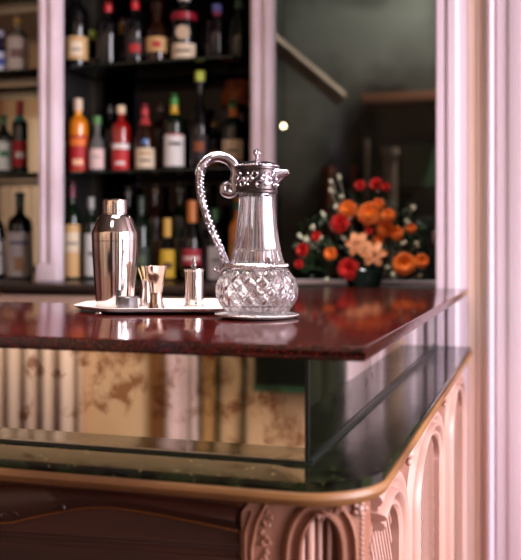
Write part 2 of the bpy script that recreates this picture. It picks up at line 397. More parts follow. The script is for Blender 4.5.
box(bm, a-.06, a, RY, RY+.03, zb-.06, zt+.06); box(bm, b, b+.06, RY, RY+.03, zb-.06, zt+.06); box(bm, a, b, RY, RY+.03, zt, zt+.06); box(bm, a, b, RY, RY+.03, zb-.06, zb); box(bm, a, b, RY-.03, RY, 1.7, 1.73)
finish(bm, 'window_frame', 'paint', w, 0)
M['added_cloth'] = mat('added_dark_cloth', (40,18,16), .8)
def dark_fold(x0, x1):
    bm = bmesh.new(); grid_surface(bm, lambda i, j: Vector((x0+(x1-x0)*i, RY+.09+.05*math.sin(i*34), .02+2.9*j)), 80, 4)
    o = finish(bm, 'added_hanging', 'added_cloth', None, 80); o.modifiers.new('thick', 'SOLIDIFY').thickness = .006; return tag(o, 'dark red cloth added on the unseen wall to darken reflections in the metal', 'curtain', 'added dark hangings')
dark_fold(-.6, .2); dark_fold(1.2, 1.8); dark_fold(2.3, 3.0)  # unseen hangings, added to darken reflections in metal and crystal
t = thing('wall_console', 'black lacquered console with gilt edge mirrored at the right of the antique mirror', 'console', (-1.37, RY, .5))
boxo('cabinet', 'black_lacquer', 0, .8, 0, .3, .03, .42, t, .005); boxo('edge_strip', mat('dark_green_edge', (40,70,52), .3), -.005, .805, 0, .305, 0, .03, t, .003)

# ------------------------------------------------------------------ back counter
t = thing('back_counter', 'back bar counter with brown wooden top under the bottle shelves', 'counter', (0,0,0))
bm = bmesh.new(); box(bm, -3.6, -.264, 2.80, BY-.021, 1.06, 1.09, .004); finish(bm, 'worktop', mat('counter_dark', (34,22,18), .3), t); boxo('edge_strip', 'counter_wood', -3.6, -1.86, 2.795, 2.84, 1.043, 1.06, t)
bm = bmesh.new(); box(bm, -1.90, -.268, 2.84, BY-.03, 0, 1.06); box(bm, -3.6, -1.90, 3.2, BY-.03, 0, 1.06); finish(bm, 'carcass', 'darkroom', t, 0)
for i in range(3):
    x0 = -1.88+i*.54
    dd = boxo('door', 'drawer', x0, x0+.51, 2.82, 2.84, .12, 1.05, t, .006)
    bm = bmesh.new(); ball(bm, (x0+.46, 2.80, .8), .014); tube(bm, [(x0+.46,2.8,.8),(x0+.46,2.82,.8)], .006, 8); finish(bm, 'knob', 'silver', dd)

# shelves
SZ = [1.09, CH+.299, CH+.712]
for k, z in ((1, SZ[1]), (2, SZ[2]), (3, SZ[2]+.413)):
    nm = {1:'lower', 2:'middle', 3:'upper'}[k]
    tag(boxo('glass_shelf', 'shelf_glass', PX1+.041, PX2-.13, 3.13, BY-.024, z-.010, z, bev=.002), '%s dark glass shelf between the two white posts' % nm, 'shelf', 'glass shelves')
    tag(boxo('glass_shelf', 'shelf_glass', -3.0, PX1-.041, 3.13, BY-.022, z-.010, z, bev=.002), '%s dark glass shelf left of the left white post' % nm, 'shelf', 'glass shelves')

# ------------------------------------------------------------------ bottles
def gl(name, rgb, kind='dark'):
    if kind == 'dark': return mat('glass_'+name, rgb, .05, spec=.5)
    return mat('glass_'+name, rgb, .03, trans=.85, ior=1.3)
GL = {'black': gl('black', (8,8,8)), 'green': gl('green', (10,26,12)), 'brown': gl('brown', (40,18,8)), 'amber': mat('glass_amber', (226,130,20), .06, spec=.7, coat=.6),
      'clear': mat('glass_clear', (150,150,146), .05, trans=.6, ior=1.3), 'red': mat('glass_red', (150,20,16), .06, coat=.5), 'blue': mat('glass_blue', (30,40,90), .06, coat=.5)}
SHAPES = {  # fractions of radius / height
 'bordeaux': [(0,0),(.94,0),(1,.02),(1,.60),(.97,.65),(.80,.70),(.46,.74),(.36,.78),(.33,.95),(.40,.955),(.40,.985),(.34,1),(0,1)],
 'burgundy': [(0,0),(.94,0),(1,.02),(1,.45),(.92,.54),(.66,.66),(.42,.76),(.34,.82),(.31,.95),(.38,.955),(.38,.985),(.33,1),(0,1)],
 'spirit':   [(0,0),(.95,0),(1,.015),(1,.66),(.95,.70),(.62,.755),(.40,.78),(.36,.80),(.36,.9),(.44,.905),(.44,1),(0,1)],
 'squat':    [(0,0),(.93,0),(1,.03),(1.0,.40),(.93,.52),(.70,.60),(.44,.66),(.36,.70),(.36,.86),(.5,.87),(.5,1),(0,1)],
}
def rad_at(shape, r, h, z):
    pr = SHAPES[shape]
    for (a, za), (b, zb) in zip(pr[2:], pr[3:]):
        if za <= z/h <= zb: return r*(a+(b-a)*((z/h-za)/max(zb-za, 1e-6)))
    return r
def wrap(bm, shape, r, h, z0, z1, half, off=.0006, n=14, ns=4, face=-PI/2):
    def f(i, j):
        z = z0+(z1-z0)*j; rr = rad_at(shape, r, h, z)+off; a = face-half+2*half*i
        return Vector((rr*math.cos(a), rr*math.sin(a), z))
    grid_surface(bm, f, n, ns)
def bottle(u, shelf, wpx, hpx, shape, glass, label, lab=None, band=None, cap=None, group='bottles on the back bar shelves', y=3.225, neck=None, seal=None):
    base = PY(u, 248, y); z = SZ[shelf]
    dpx = F/(-SY*base.x+CY*base.y)
    r = wpx/2/dpx; h = hpx/dpx
    rz = math.atan2(base.y, base.x)-PI/2+R.uniform(-.12, .12)
    t = thing('bottle', label, 'bottle', (base.x, y, z), rz, group)
    latheo('body', GL[glass], [(a*r, b*h) for a, b in SHAPES[shape]], t, 28)
    if lab:
        c, f0, f1 = lab; bm = bmesh.new(); wrap(bm, shape, r, h, f0*h, f1*h, 1.15)
        lm = mat('paper_%d_%d_%d' % c, c, .6)
        L = finish(bm, 'label', lm, t)
        if band:
            for (c2, g0, g1, hw) in band:
                bm = bmesh.new(); wrap(bm, shape, r, h, g0*h, g1*h, hw, .0012); finish(bm, 'print_block', mat('paper_%d_%d_%d' % c2, c2, .6), L)
    if neck:
        c, f0, f1 = neck; bm = bmesh.new(); wrap(bm, shape, r, h, f0*h, f1*h, PI*.98, .0006, 20, 5); finish(bm, 'neck_foil', mat('foil_%d_%d_%d' % c, c, .35), t)
    if cap:
        c, f0 = cap; rr = rad_at(shape, r, h, (f0+.02)*h)
        top = max(rad_at(shape, r, h, .93*h), rr)+.0012
        latheo('cap', mat('foil_%d_%d_%d' % c, c, .35), [(rr+.001, f0*h), (top, (f0+.01)*h), (top, h*1.0), (top*.9, h*1.006), (0, h*1.006)], t, 20)
    if seal:
        c, fz, fr = seal; bm = bmesh.new(); rr = rad_at(shape, r, h, fz*h)
        lathe(bm, [(0,.003),(fr*r*.8,.0025),(fr*r,.001),(fr*r,-.012)], 16); bmesh.ops.rotate(bm, verts=bm.verts, matrix=Matrix.Rotation(PI/2, 3, 'X')); bmesh.ops.translate(bm, verts=bm.verts, vec=(0, -rr, fz*h))
        finish(bm, 'seal', mat('foil_%d_%d_%d' % c, c, .35), t)
    return t
CREAM = (226,206,176); WHITE = (232,226,220); TAN = (200,160,104); RED = (176,28,30); PINK = (226,196,190); GOLD = (206,160,60); INK = (40,30,30)
# top shelf, middle bay
bottle(77, 2, 24, 88, 'bordeaux', 'black', 'black bottle with tan label beside the left post, top shelf', (TAN,.10,.36), [(CREAM,.14,.30,.5),(INK,.2,.22,.4)])
bottle(90, 2, 22, 46, 'squat', 'green', 'short bottle with yellow-green seal behind the tan label bottle', (CREAM,.1,.35), None, ((188,206,40),.80), y=3.37)
bottle(108, 2, 22, 66, 'bordeaux', 'black', 'plain black bottle with red cap, top shelf, beside the tan label bottle', None, None, ((190,24,34),.84))
bottle(122, 2, 20, 58, 'burgundy', 'brown', 'dark brown bottle with gold neck foil between two red-capped bottles', None, None, None, neck=((150,110,50),.68,.9), y=3.37)
bottle(135, 2, 22, 67, 'bordeaux', 'black', 'black bottle with red cap, second from left of the red-capped pair', (INK,.12,.4), [(RED,.18,.3,.5)], ((200,24,34),.84))
bottle(157, 2, 24, 62, 'squat', 'brown', 'brown bottle with small tan label, top shelf centre', (TAN,.18,.42), [(RED,.25,.34,.35)])
bottle(184, 2, 26, 74, 'spirit', 'black', 'black bottle with round cream label and white stopper, top shelf', (CREAM,.04,.24), [(INK,.12,.15,.6)], ((230,220,204),.83), seal=((206,180,150),.38,.55), neck=((150,24,40),.56,.66))
bottle(217, 2, 22, 56, 'spirit', 'black', 'black bottle with wide blue and pink cap, top shelf', None, None, ((110,120,200),.86), neck=((190,60,110),.80,.86))
bottle(239, 2, 22, 62, 'burgundy', 'green', 'dark green bottle against the middle post, top shelf', None, None, ((40,90,66),.82))
# middle shelf
bottle(78, 1, 20, 74, 'spirit', 'amber', 'amber bottle with red label, lower shelf beside the left post', (RED,.03,.50), [((230,120,40),.36,.46,.9),((240,190,150),.10,.18,.5)], ((224,196,170),.84), neck=((240,170,60),.78,.84))
bottle(97, 1, 16, 56, 'squat', 'clear', 'small clear bottle with pinkish white label and green cap', (PINK,.06,.42), [(INK,.26,.28,.4)], ((70,130,60),.86))
bottle(121, 1, 19, 66, 'spirit', 'red', 'bottle with red label and white arched band and cream cap', ((196,40,40),.02,.32), [((236,226,220),.34,.42,1.1),(WHITE,.1,.15,.5)], ((230,204,170),.88))
bottle(145, 1, 21, 66, 'burgundy', 'brown', 'dark bottle with cream label and red and blue neck', (CREAM,.04,.34), [(INK,.14,.17,.5),((190,150,90),.24,.28,.6)], ((190,30,44),.84), neck=((180,60,60),.70,.82), seal=((80,130,200),.44,.25))
bottle(174, 1, 22, 76, 'bordeaux', 'green', 'dark bottle with large white label and green and yellow neck', (WHITE,.05,.46), [(INK,.32,.36,.6),((190,60,50),.45,.47,.7)], ((60,150,50),.86), neck=((210,170,50),.74,.86))
bottle(200, 1, 20, 98, 'squat', 'black', 'tall black bottle with chartreuse cap, lower shelf', (INK,.1,.35), [((150,80,40),.18,.28,.5)], ((206,222,80),.9))
bottle(233, 1, 23, 68, 'bordeaux', 'green', 'green-capped bottle with cream label against the middle post', (CREAM,.12,.42), [(INK,.24,.27,.5)], ((60,150,70),.90), neck=((206,120,60),.76,.89))
# bottom row
bottle(72, 0, 18, 98, 'bordeaux', 'green', 'dark green bottle with tall tan label beside the left post', ((214,170,112),.03,.56), [(CREAM,.28,.48,.9),(INK,.36,.38,.6)], ((110,40,60),.84))
bottle(91, 0, 15, 82, 'spirit', 'green', 'dark bottle with grey white label just left of the shaker', ((196,196,190),.05,.56), [(INK,.3,.34,.5)], ((150,150,146),.86))
bottle(115, 0, 20, 70, 'bordeaux', 'black', 'black bottle hidden mostly behind the shaker', None)
bottle(141, 0, 20, 84, 'bordeaux', 'green', 'dark green unlabelled bottle right of the shaker', ((30,44,30),.1,.4), [((70,90,60),.2,.3,.5)], ((20,50,30),.84))
bottle(167, 0, 17, 62, 'squat', 'black', 'dark bottle with gold cap and yellow label behind the jigger', ((214,172,40),.05,.5), [((90,50,20),.2,.3,.5)], (GOLD,.70))
bottle(192, 0, 21, 80, 'burgundy', 'black', 'dark bottle with orange neck and red label behind the silver cylinder', ((176,44,60),.2,.40), [(PINK,.26,.31,.9)], ((206,120,50),.72), neck=None)
bottle(215, 0, 17, 72, 'spirit', 'black', 'bottle with white label half hidden by the jug handle', ((204,196,196),.03,.48), [(INK,.28,.31,.5)], ((50,110,60),.84))
bottle(238, 0, 18, 84, 'bordeaux', 'amber', 'amber bottle standing behind the neck of the jug', ((210,150,60),.1,.42), None, ((50,110,60),.84))
# left bay
bottle(18, 2, 22, 58, 'bordeaux', 'clear', 'clear bottle with white label left of the left post, top shelf', (WHITE,.05,.6), [((150,120,120),.25,.4,.6)], ((206,170,80),.86))
bottle(0, 2, 18, 44, 'squat', 'blue', 'bottle with blue and white label at the left edge, top shelf', ((210,214,232),.08,.5), [((60,80,170),.2,.35,.6)], ((190,190,210),.86))
bottle(20, 1, 16, 74, 'spirit', 'green', 'green bottle with red label and red cap left of the left post', (RED,.1,.45), [(WHITE,.22,.3,.6)], ((170,34,50),.80), neck=((60,150,140),.72,.8))
bottle(4, 1, 16, 60, 'bordeaux', 'green', 'green bottle with white label at the left edge, lower shelf', ((220,226,214),.08,.55), [((60,120,80),.3,.4,.6)], ((40,110,60),.84))
bottle(20, 0, 25, 86, 'bordeaux', 'black', 'black bottle with broad white label left of the left post, bottom row', ((214,210,214),.03,.54), [((110,110,150),.40,.44,.8),((190,150,110),.10,.26,.4)], ((30,60,50),.86))
bottle(-4, 0, 19, 80, 'bordeaux', 'black', 'black bottle with pale label at the left edge, bottom row', ((214,208,206),.06,.48), [(INK,.3,.34,.6)], ((200,110,40),.86))
# second row, half lost in the dark
for (u, s, w_, h_, g, c, lb) in ((64,1,17,62,'black',(120,90,60),'dark bottle in the second row beside the left post, lower shelf'),
        (110,1,18,70,'black',(70,66,60),'dark bottle in the second row behind the red label bottle'),
        (160,1,18,70,'brown',(90,60,40),'dark brown bottle in the second row left of the large white label'),
        (214,1,15,52,'green',(190,140,80),'dark bottle with small tan label in the second row by the chartreuse cap'),
        (128,0,18,92,'black',(90,86,76),'dark bottle in the second row behind the shaker shoulder'),
        (155,0,18,94,'brown',(110,80,50),'dark brown bottle in the second row behind the jigger'),
        (180,0,18,96,'green',(110,110,90),'dark green bottle in the second row between gold cap and orange neck'),
        (204,0,18,96,'black',(130,130,120),'black bottle in the second row above the silver cylinder')):
    bottle(u, s, w_, h_, 'bordeaux', g, lb, (c,.62 if False else .12,.42), None, (c,.9), y=3.375)
# lamp with amber shade at the right of the middle bay
c = PY(236, 248, 3.36)
t = thing('table_lamp', 'small unlit lamp with amber brown shade on the lower shelf', 'lamp', (c.x, 3.37, SZ[1]))
am = mat('amber_shade', (150,78,36), .5, rgb2=(110,50,24), scale=20)
latheo('base', 'counter_wood', [(0,0),(.035,0),(.035,.012),(.012,.02),(.012,.03),(0,.03)], t); latheo('stem', am, [(0,.03),(.012,.03),(.01,.12),(.014,.2),(.009,.27),(0,.27)], t, 16)
latheo('shade', am, [(.066,.262),(.068,.262),(.045,.36),(.043,.36),(.066,.262)], t, 32)

# ------------------------------------------------------------------ bar: upper countertop
ST, TH = 1.10, .018
XE, YF = -.198, 1.052      # side edge, front edge
XI, YB = -.64, 1.70        # inner edge of the return, back edge of the front run
t = bmesh.new()
prism(t, [(-3.4, YF), (XE, YF), (XE, 2.64), (XI, 2.64), (XI, YB), (-3.4, YB)], ST-TH, ST, .0035)
tag(finish(t, 'countertop', 'red_granite', None, 30), 'polished dark red granite countertop carrying the jug and tray', 'countertop')

# lower ledge
LZ, LT = CH-.283, .012
def rounded(x1, y0, r, n=14):
    return [(x1-r+r*math.sin(a), y0+r-r*math.cos(a)) for a in [PI/2*k/n for k in range(n+1)]]
LX, LY = -.19, 1.05
g = thing('bar_ledge', 'glossy black green stone ledge with wooden rim below the countertop', 'ledge', (0,0,0))
bm = bmesh.new(); prism(bm, [(-3.4, LY)]+rounded(LX, LY, .10)+[(LX, 2.64), (-3.4+2.7, 2.64), (-.7, 1.7), (-3.4, 1.7)], LZ-LT, LZ, .003)
finish(bm, 'stone_slab', 'green_granite', g, 30)
bm = bmesh.new()
outer = [(-3.4, LY-.004)]+rounded(LX+.004, LY-.004, .104)+[(LX+.004, 2.64)]
rows = []
for i, (x, y) in enumerate(outer):
    a, b = outer[max(i-1,0)], outer[min(i+1, len(outer)-1)]; l = math.hypot(b[0]-a[0], b[1]-a[1]); nx, ny = (b[1]-a[1])/l, -(b[0]-a[0])/l
    rows.append([bm.verts.new((x+nx*o, y+ny*o, LZ-LT+z)) for o, z in ((-.05,0),(-.002,0),(.0,-.002),(.001,-.008),(-.002,-.015),(-.006,-.018),(-.05,-.018))])
for A, B in zip(rows, rows[1:]):
    for k in range(7): bm.faces.new((A[k], A[(k+1)%7], B[(k+1)%7], B[k]))
bm.faces.new(rows[0]); bm.faces.new(rows[-1][::-1])
finish(bm, 'wooden_rim', 'rim_wood', g, 30)

# ------------------------------------------------------------------ bar: body, carved panels, mirrors
bar = thing('bar_counter', 'carved wooden bar base with canted arch corner and arched side panels', 'bar', (0,0,0))
MX, MY = -.291, 1.143
up = thing('mirror_upstand', 'antique mirror clad upstand between the stone ledge and the countertop', 'mirror', (0,0,0))
bm = bmesh.new(); prism(bm, [(-3.4, MY+.004), (MX-.004, MY+.004), (MX-.004, 2.64), (-.6, 2.64), (-.6, 1.6), (-3.4, 1.6)], LZ, ST-TH)
finish(bm, 'upstand', 'black_lacquer', up, 0)
boxo('front_mirror', 'antique_mirror', -3.4, MX-.003, MY, MY+.004, LZ, ST-TH, up)
boxo('side_mirror', 'side_mirror', MX-.004, MX, MY+.0035, 2.64, LZ, ST-TH, up)
boxo('base_bead', 'black_lacquer', -3.4, MX-.003, MY-.0055, MY, LZ, LZ+.005, up)
boxo('base_bead', 'black_lacquer', MX, MX+.0055, MY+.0035, 2.64, LZ, LZ+.005, up)
boxo('corner_bead', 'black_lacquer', MX-.004, MX+.0015, MY-.0015, MY+.0035, LZ, ST-TH, up)
BT = LZ-LT-.018            # underside of the ledge rim
FY, SX = 1.085, -.222      # front facade plane, side facade plane
C0, C1 = Vector((-.365, FY, 0)), Vector((SX, 1.16, 0))   # canted corner
bm = bmesh.new(); prism(bm, [(-3.4, FY), (C0.x, C0.y), (C1.x, C1.y), (SX, 2.64), (-.66, 2.64), (-.66, 1.64), (-3.4, 1.64)], .0, BT-.0005)
for f in bm.faces: pass
finish(bm, 'carcass', 'half_lit_wood', bar, 0)
ch = (C1-C0); HL = ch.length/2; ch.normalize(); cn = Vector((ch.y, -ch.x, 0)); CM = (C0+C1)/2
def f_cant(s, z, h): return Vector((CM.x, CM.y, 0)) + ch*s + cn*(h+.006*(1-(s/HL)**2)) + Vector((0,0,z))
def f_front(s, z, h): return Vector((s, FY-h, z))
def f_side(s, z, h): return Vector((SX+h, s, z))
def halfround(w, h, n=6): return [(w*math.cos(PI-PI*k/n), h*math.sin(PI*k/n)) for k in range(n+1)]
def moulding(w, h):       # stepped moulding: bead, hollow, bead
    return [(-w,0),(-w,h*.8),(-w*.85,h),(-w*.62,h),(-w*.5,h*.72),(-w*.1,h*.55),(w*.3,h*.62),(w*.45,h*.86),(w*.6,h*.95),(w*.78,h*.86),(w,h*.5),(w,0)]
# front facade: rails follow serpentine lines read off the photograph
def fpts(lst): return [(p.x, p.z) for p in (PY(u, v, FY-.008) for u, v in lst)]
def sm2(l, n=6): return [(p.x, p.y) for p in smooth_path([(a, b, 0) for a, b in l], n)]
bm = bmesh.new(); box(bm, -3.4, C0.x-.003, FY-.012, FY, BT-.010, BT, .003); finish(bm, 'cornice', 'shaded_dark_wood', bar)
bm = bmesh.new(); box(bm, -3.4, C0.x-.003, FY-.004, FY, .1, BT-.010); finish(bm, 'front_panel', 'shaded_dark_wood', bar)
top = sm2(fpts([(-60,490),(0,484),(50,484),(125,488),(200,500),(238,505)])); bot = sm2(fpts([(-60,514),(0,523),(30,518),(85,508),(130,510),(200,523),(238,531)]))
bm = bmesh.new(); n = len(top); m_ = len(bot)
for i in range(60):
    pass
def resample(pl, n): return [pl[min(int(round(k*(len(pl)-1)/(n-1))), len(pl)-1)] for k in range(n)]
T_, B_ = resample(top, 31), resample(bot, 31); rows = []
for a, b in zip(T_, B_):
    rows.append([bm.verts.new(f_front(a[0], a[1], .004)), bm.verts.new(f_front(a[0], a[1]-.002, .009)), bm.verts.new(f_front((a[0]+b[0])/2, (a[1]+b[1])/2, .020)), bm.verts.new(f_front(b[0], b[1]+.002, .010)), bm.verts.new(f_front(b[0], b[1], .004))])
for A, B in zip(rows, rows[1:]):
    for k in range(4): bm.faces.new((A[k], A[k+1], B[k+1], B[k]))
finish(bm, 'serpentine_rail', 'shaded_dark_wood', bar, 60)
bm = bmesh.new(); sweep(bm, bot, halfround(.0028, .011), f_front); sweep(bm, top, halfround(.002, .009), f_front)
finish(bm, 'serpentine_bead', mat('highlight_wood', (104,58,28), .35), bar)  # lighter bead colour paints the highlight along the curved edges
bm = bmesh.new(); 
for l in ([(-60,527),(240,546)], [(-60,531),(240,550)], [(-60,556),(240,578)]): sweep(bm, fpts(l), halfround(.002, .007), f_front)
finish(bm, 'lower_moulding', 'shaded_dark_wood', bar)
bm = bmesh.new(); p0 = fpts([(-60,536),(240,556)]); 
sweep(bm, [(p0[0][0], p0[0][1]-.02), (p0[1][0], p0[1][1]-.02)], [(-.018,.004),(-.018,.010),(.018,.010),(.018,.004)], f_front); finish(bm, 'lower_rail', 'shaded_dark_wood', bar)
# carved leaf spray at the left of the front
def leaf_scroll(bm, c, L, ang, fmap, curl, r, h0):
    pts = []
    x, z, a = c[0], c[1], ang
    for k in range(11):
        pts.append(fmap(x, z, h0+.002*math.sin(PI*k/10))); x += L/10*math.cos(a); z += L/10*math.sin(a); a += curl/10*(1+k*.12)
    tube(bm, pts, [r*(.5+.9*math.sin(PI*min(1,(k+2)/12))) for k in range(11)], 6)
bm = bmesh.new()
for k in range(46):
    u = R.uniform(-50, 66); wv = 1-max(0, (u-10))/60
    v = 500 + R.uniform(-13, 13)*max(.2, wv) + (u*.04)
    p = PY(u, v, FY-.01); leaf_scroll(bm, (p.x, p.z), R.uniform(.012,.022), R.uniform(-.7,.7)+(PI if R.random() < .3 else 0), f_front, R.uniform(-2.8,2.8), .0016, .012)
finish(bm, 'carved_spray', 'shaded_dark_wood', bar)
# canted corner: stile, arch with slats, carved drop, rosette, bead string
def arch(cx, hw, zb, zs, za, n=14):
    pts = [(cx-hw, zb), (cx-hw, (zb+zs)/2), (cx-hw, zs)]
    for k in range(1, n): 
        a = PI-PI*k/n; pts.append((cx+hw*math.cos(a), zs+(za-zs)*math.sin(a)**.85))
    pts += [(cx+hw, zs), (cx+hw, (zb+zs)/2), (cx+hw, zb)]
    return pts
acx = .020
bm = bmesh.new()
def cant_panel(i, j):
    s = -HL+2*HL*i; return f_cant(s, .1+(BT-.1)*j, .001)
def plate(bm, cx, hw, zb, zs, za, s0, s1, zt, h, fmap):     # facade with arched hole
    A = arch(cx, hw, zb, zs, za); n = len(A)
    out = []
    for k, (s, z) in enumerate(A):
        if k < 3: out.append((s0, z))
        elif k >= n-3: out.append((s1, z))
        else:
            f = (k-2)/(n-5); 
            ang = PI-PI*f; x = cx+math.cos(ang)*10; zz = math.sin(ang)*10
            sx = (s0-cx)/math.cos(ang) if math.cos(ang) < -1e-6 else ((s1-cx)/math.cos(ang) if math.cos(ang) > 1e-6 else 1e9)
            sz = (zt-zs)/max(math.sin(ang), 1e-6); q = min(sx, sz); out.append((cx+math.cos(ang)*q, min(zt, zs+math.sin(ang)*q)))
    va = [bm.verts.new(fmap(s, z, h)) for s, z in A]; vb = [bm.verts.new(fmap(s, z, 0)) for s, z in A]; vo = [bm.verts.new(fmap(s, z, h)) for s, z in out]; v2 = [bm.verts.new(fmap(s, z, 0)) for s, z in out]
    for k in range(n-1):
        bm.faces.new((va[k], va[k+1], vo[k+1], vo[k])); bm.faces.new((vb[k], vb[k+1], va[k+1], va[k])); bm.faces.new((v2[k], v2[k+1], vo[k+1], vo[k]))
plate(bm, acx, .028, .1, .835, BT-.022, -HL, HL, BT-.0008, .010, f_cant)
finish(bm, 'corner_panel', 'half_lit_wood', bar, 30)
bm = bmesh.new(); sweep(bm, arch(acx, .038, .1, .825, BT-.015), moulding(.0125, .022), f_cant); finish(bm, 'corner_arch', 'half_lit_wood', bar, 40)
bm = bmesh.new()
for s, w_ in ((.004,.003),(.015,.005),(.027,.003),(.040,.003)):
    tube(bm, [f_cant(acx-.03+s+.004, z, .004) for z in (.1,.3,.5,.7,.83,.868)], w_, 8)
finish(bm, 'corner_slats', 'lit_pale_wood', bar)
bm = bmesh.new(); sweep(bm, [(-HL+.012,.1),(-HL+.012,.84),(-HL+.018,.87),(-HL+.030,BT-.008)], halfround(.004,.016), f_cant); sweep(bm, [(-HL+.004,.1),(-HL+.004,.86),(-HL+.012,.885)], halfround(.003,.016), f_cant)
finish(bm, 'corner_bead_moulding', 'half_lit_wood', bar)
bm = bmesh.new()
for k in range(26):
    z = BT-.018-k*.006; s = -HL+.034+R.uniform(-.006,.006)-min(k*.0004,.006)
    leaf_scroll(bm, (s, z), R.uniform(.008,.014), -PI/2+R.uniform(-1.2,1.2), f_cant, R.uniform(-3,3), .0015, .012)
finish(bm, 'carved_drop', 'half_lit_wood', bar)
bm = bmesh.new()
for k in range(9):
    leaf_scroll(bm, (acx+R.uniform(-.012,.022), BT-.020+R.uniform(-.006,.002)), .012, R.uniform(-.5,.5), f_cant, R.uniform(-2,2), .0015, .022)
finish(bm, 'arch_keystone', 'half_lit_wood', bar)
bm = bmesh.new(); p = f_cant(HL-.008, BT-.022, .014); ball(bm, p, .006); 
for k in range(5): ball(bm, p+ch*.007*math.cos(k*2*PI/5)+Vector((0,0,.007*math.sin(k*2*PI/5))), .0042, 8)
finish(bm, 'rosette', 'lit_pale_wood', bar)
bm = bmesh.new()
for k in range(40): ball(bm, f_cant(HL-.004, BT-.036-k*.0065, .010), .0027, 8)
finish(bm, 'bead_string', 'lit_pale_wood', bar)
# side facade: three arches, each with woven lattice
bm = bmesh.new(); box(bm, SX, SX+.002, C1.y, 2.64, .02, BT-.001); finish(bm, 'side_panel', 'half_lit_wood', bar, 0)  # darker wood puts shade into the lattice holes
bm = bmesh.new(); box(bm, SX+.002, SX+.016, C1.y+.002, 2.64, BT-.012, BT-.0008, .003); finish(bm, 'side_cornice', 'lit_pale_wood', bar)
for cy_, hw, ylo in ((1.275, .095, C1.y+.010), (1.765, .175, 1.0), (2.37, .165, 1.0)):
    bm = bmesh.new()
    z0, z1, y0, y1 = .14, BT-.03, max(cy_-hw, ylo), cy_+hw; st = .019; zs = .76
    def inside(y, z): return z < zs or ((y-cy_)/hw)**2+((z-zs)/(z1-zs))**2 < 1
    for sgn, hh in ((1,.003),(-1,.0055)):
        for k in range(-60, 90):
            seg = []; zz = z0
            while zz <= z1:
                y = cy_+k*st-.6+sgn*(zz-.5)*.75
                if y0 < y < y1 and inside(y, zz): seg.append((y, zz))
                zz += .01
            if len(seg) > 2: sweep(bm, [seg[0], seg[len(seg)//2], seg[-1]], [(-.004,0),(-.004,hh),(.004,hh),(.004,0)], f_side)
    finish(bm, 'cane_lattice', 'lit_pale_wood', bar, 0)
    ap = [p for p in arch(cy_, hw+.056, .12, zs, BT-.036, 28) if p[0] >= max(ylo, cy_-.07 if cy_ < 1.5 else 0)]
    bm = bmesh.new(); sweep(bm, ap, moulding(.056, .02), f_side, .33); sweep(bm, [p for p in arch(cy_, hw+.03, .12, zs, BT-.038, 28) if p[0] >= max(ylo, cy_-.07 if cy_ < 1.5 else 0)], halfround(.012, .025), f_side, .5)
    finish(bm, 'side_arch', 'lit_pale_wood', bar, 40)
for y_ in (1.505, 2.08):
    bm = bmesh.new(); p = f_side(y_, BT-.03, .012)
    ball(bm, p, .009); ball(bm, p+Vector((0,.014,.003)), .007); ball(bm, p+Vector((0,-.014,.003)), .007); ball(bm, p+Vector((0,0,-.014)), .006); finish(bm, 'side_rosette', 'lit_pale_wood', bar)
bm = bmesh.new(); box(bm, SX+.002, SX+.02, C1.y+.002, 2.64, .0, .1, .005); finish(bm, 'side_plinth', 'lit_pale_wood', bar)

# ------------------------------------------------------------------ silver tray and what stands on it
def cw(x, d, z): return Vector((-SY*d+CY*x, CY*d+SY*x, z))     # camera-aligned plan coordinates
TC = cw(-.17, 1.715, ST)
t = thing('tray', 'oblong silver tray with clipped corners under the cocktail shaker', 'tray', TC, YAW)
def octo(hx, hy, cx_, cy2, r=.02):
    raw = [(-hx, -hy+cy2), (-hx+cx_, -hy), (hx-cx_, -hy), (hx, -hy+cy2), (hx, hy-cy2), (hx-cx_, hy), (-hx+cx_, hy), (-hx, hy-cy2)]
    out = []
    for i, p in enumerate(raw):
        a, b = Vector(raw[i-1]), Vector(raw[(i+1) % 8]); p = Vector(p)
        pa, pb = p+(a-p).normalized()*r, p+(b-p).normalized()*r
        for k in range(5):
            s = k/4; out.append(pa*(1-s)**2+p*2*s*(1-s)+pb*s*s)
    return out
TZ = .0085
base_o = octo(.178, .15, .078, .095)
bm = bmesh.new(); rows = []
for k, (s, z) in enumerate(((.0,TZ-.003),(.90,TZ-.003),(.955,TZ+.001),(.99,TZ+.0035),(1.0,TZ+.003),(.99,TZ+.001),(.95,TZ-.0035),(.0,TZ-.006))):
    rows.append([bm.verts.new((p.x*s, p.y*s, z)) for p in base_o] if s else [bm.verts.new((0,0,z))])
for A, B in zip(rows, rows[1:]):
    n = len(base_o)
    for i in range(n):
        j = (i+1) % n
        if len(A) == 1: bm.faces.new((A[0], B[i], B[j]))
        elif len(B) == 1: bm.faces.new((A[i], A[j], B[0]))
        else: bm.faces.new((A[i], A[j], B[j], B[i]))
finish(bm, 'tray_plate', 'satin_silver', t, 30)
for sx in (-1, 1):
    for sy in (-1, 1): latheo('foot', 'silver', [(0,0),(.008,0),(.008,.002),(.005,TZ-.004),(0,TZ-.004)], t, 12, loc=(sx*.12, sy*.10, 0))
TT = ST+TZ-.003            # inner surface of the tray
def on_tray(u, d): return cw((u-260.5)/F*d, d, TT)
S = 1.69/F
t = thing('cocktail_shaker', 'tall polished steel cocktail shaker at the left end of the tray', 'shaker', on_tray(115, 1.69))
latheo('body', 'steel', [(0,0),(18*S,0),(19*S,1*S),(19.2*S,4*S),(20.6*S,25*S),(22*S,45*S),(22.8*S,60*S),(22.9*S,66*S),(22.2*S,66.5*S),(0,66.5*S)], t, 48)
latheo('strainer_top', 'steel', [(22.2*S,66*S),(23*S,66.5*S),(23.2*S,74*S),(22.6*S,76*S),(21*S,80*S),(17.8*S,88*S),(15.2*S,91.5*S),(13*S,92.3*S),(11.6*S,92.6*S),(11.4*S,94*S),(0,94*S)], t, 48)
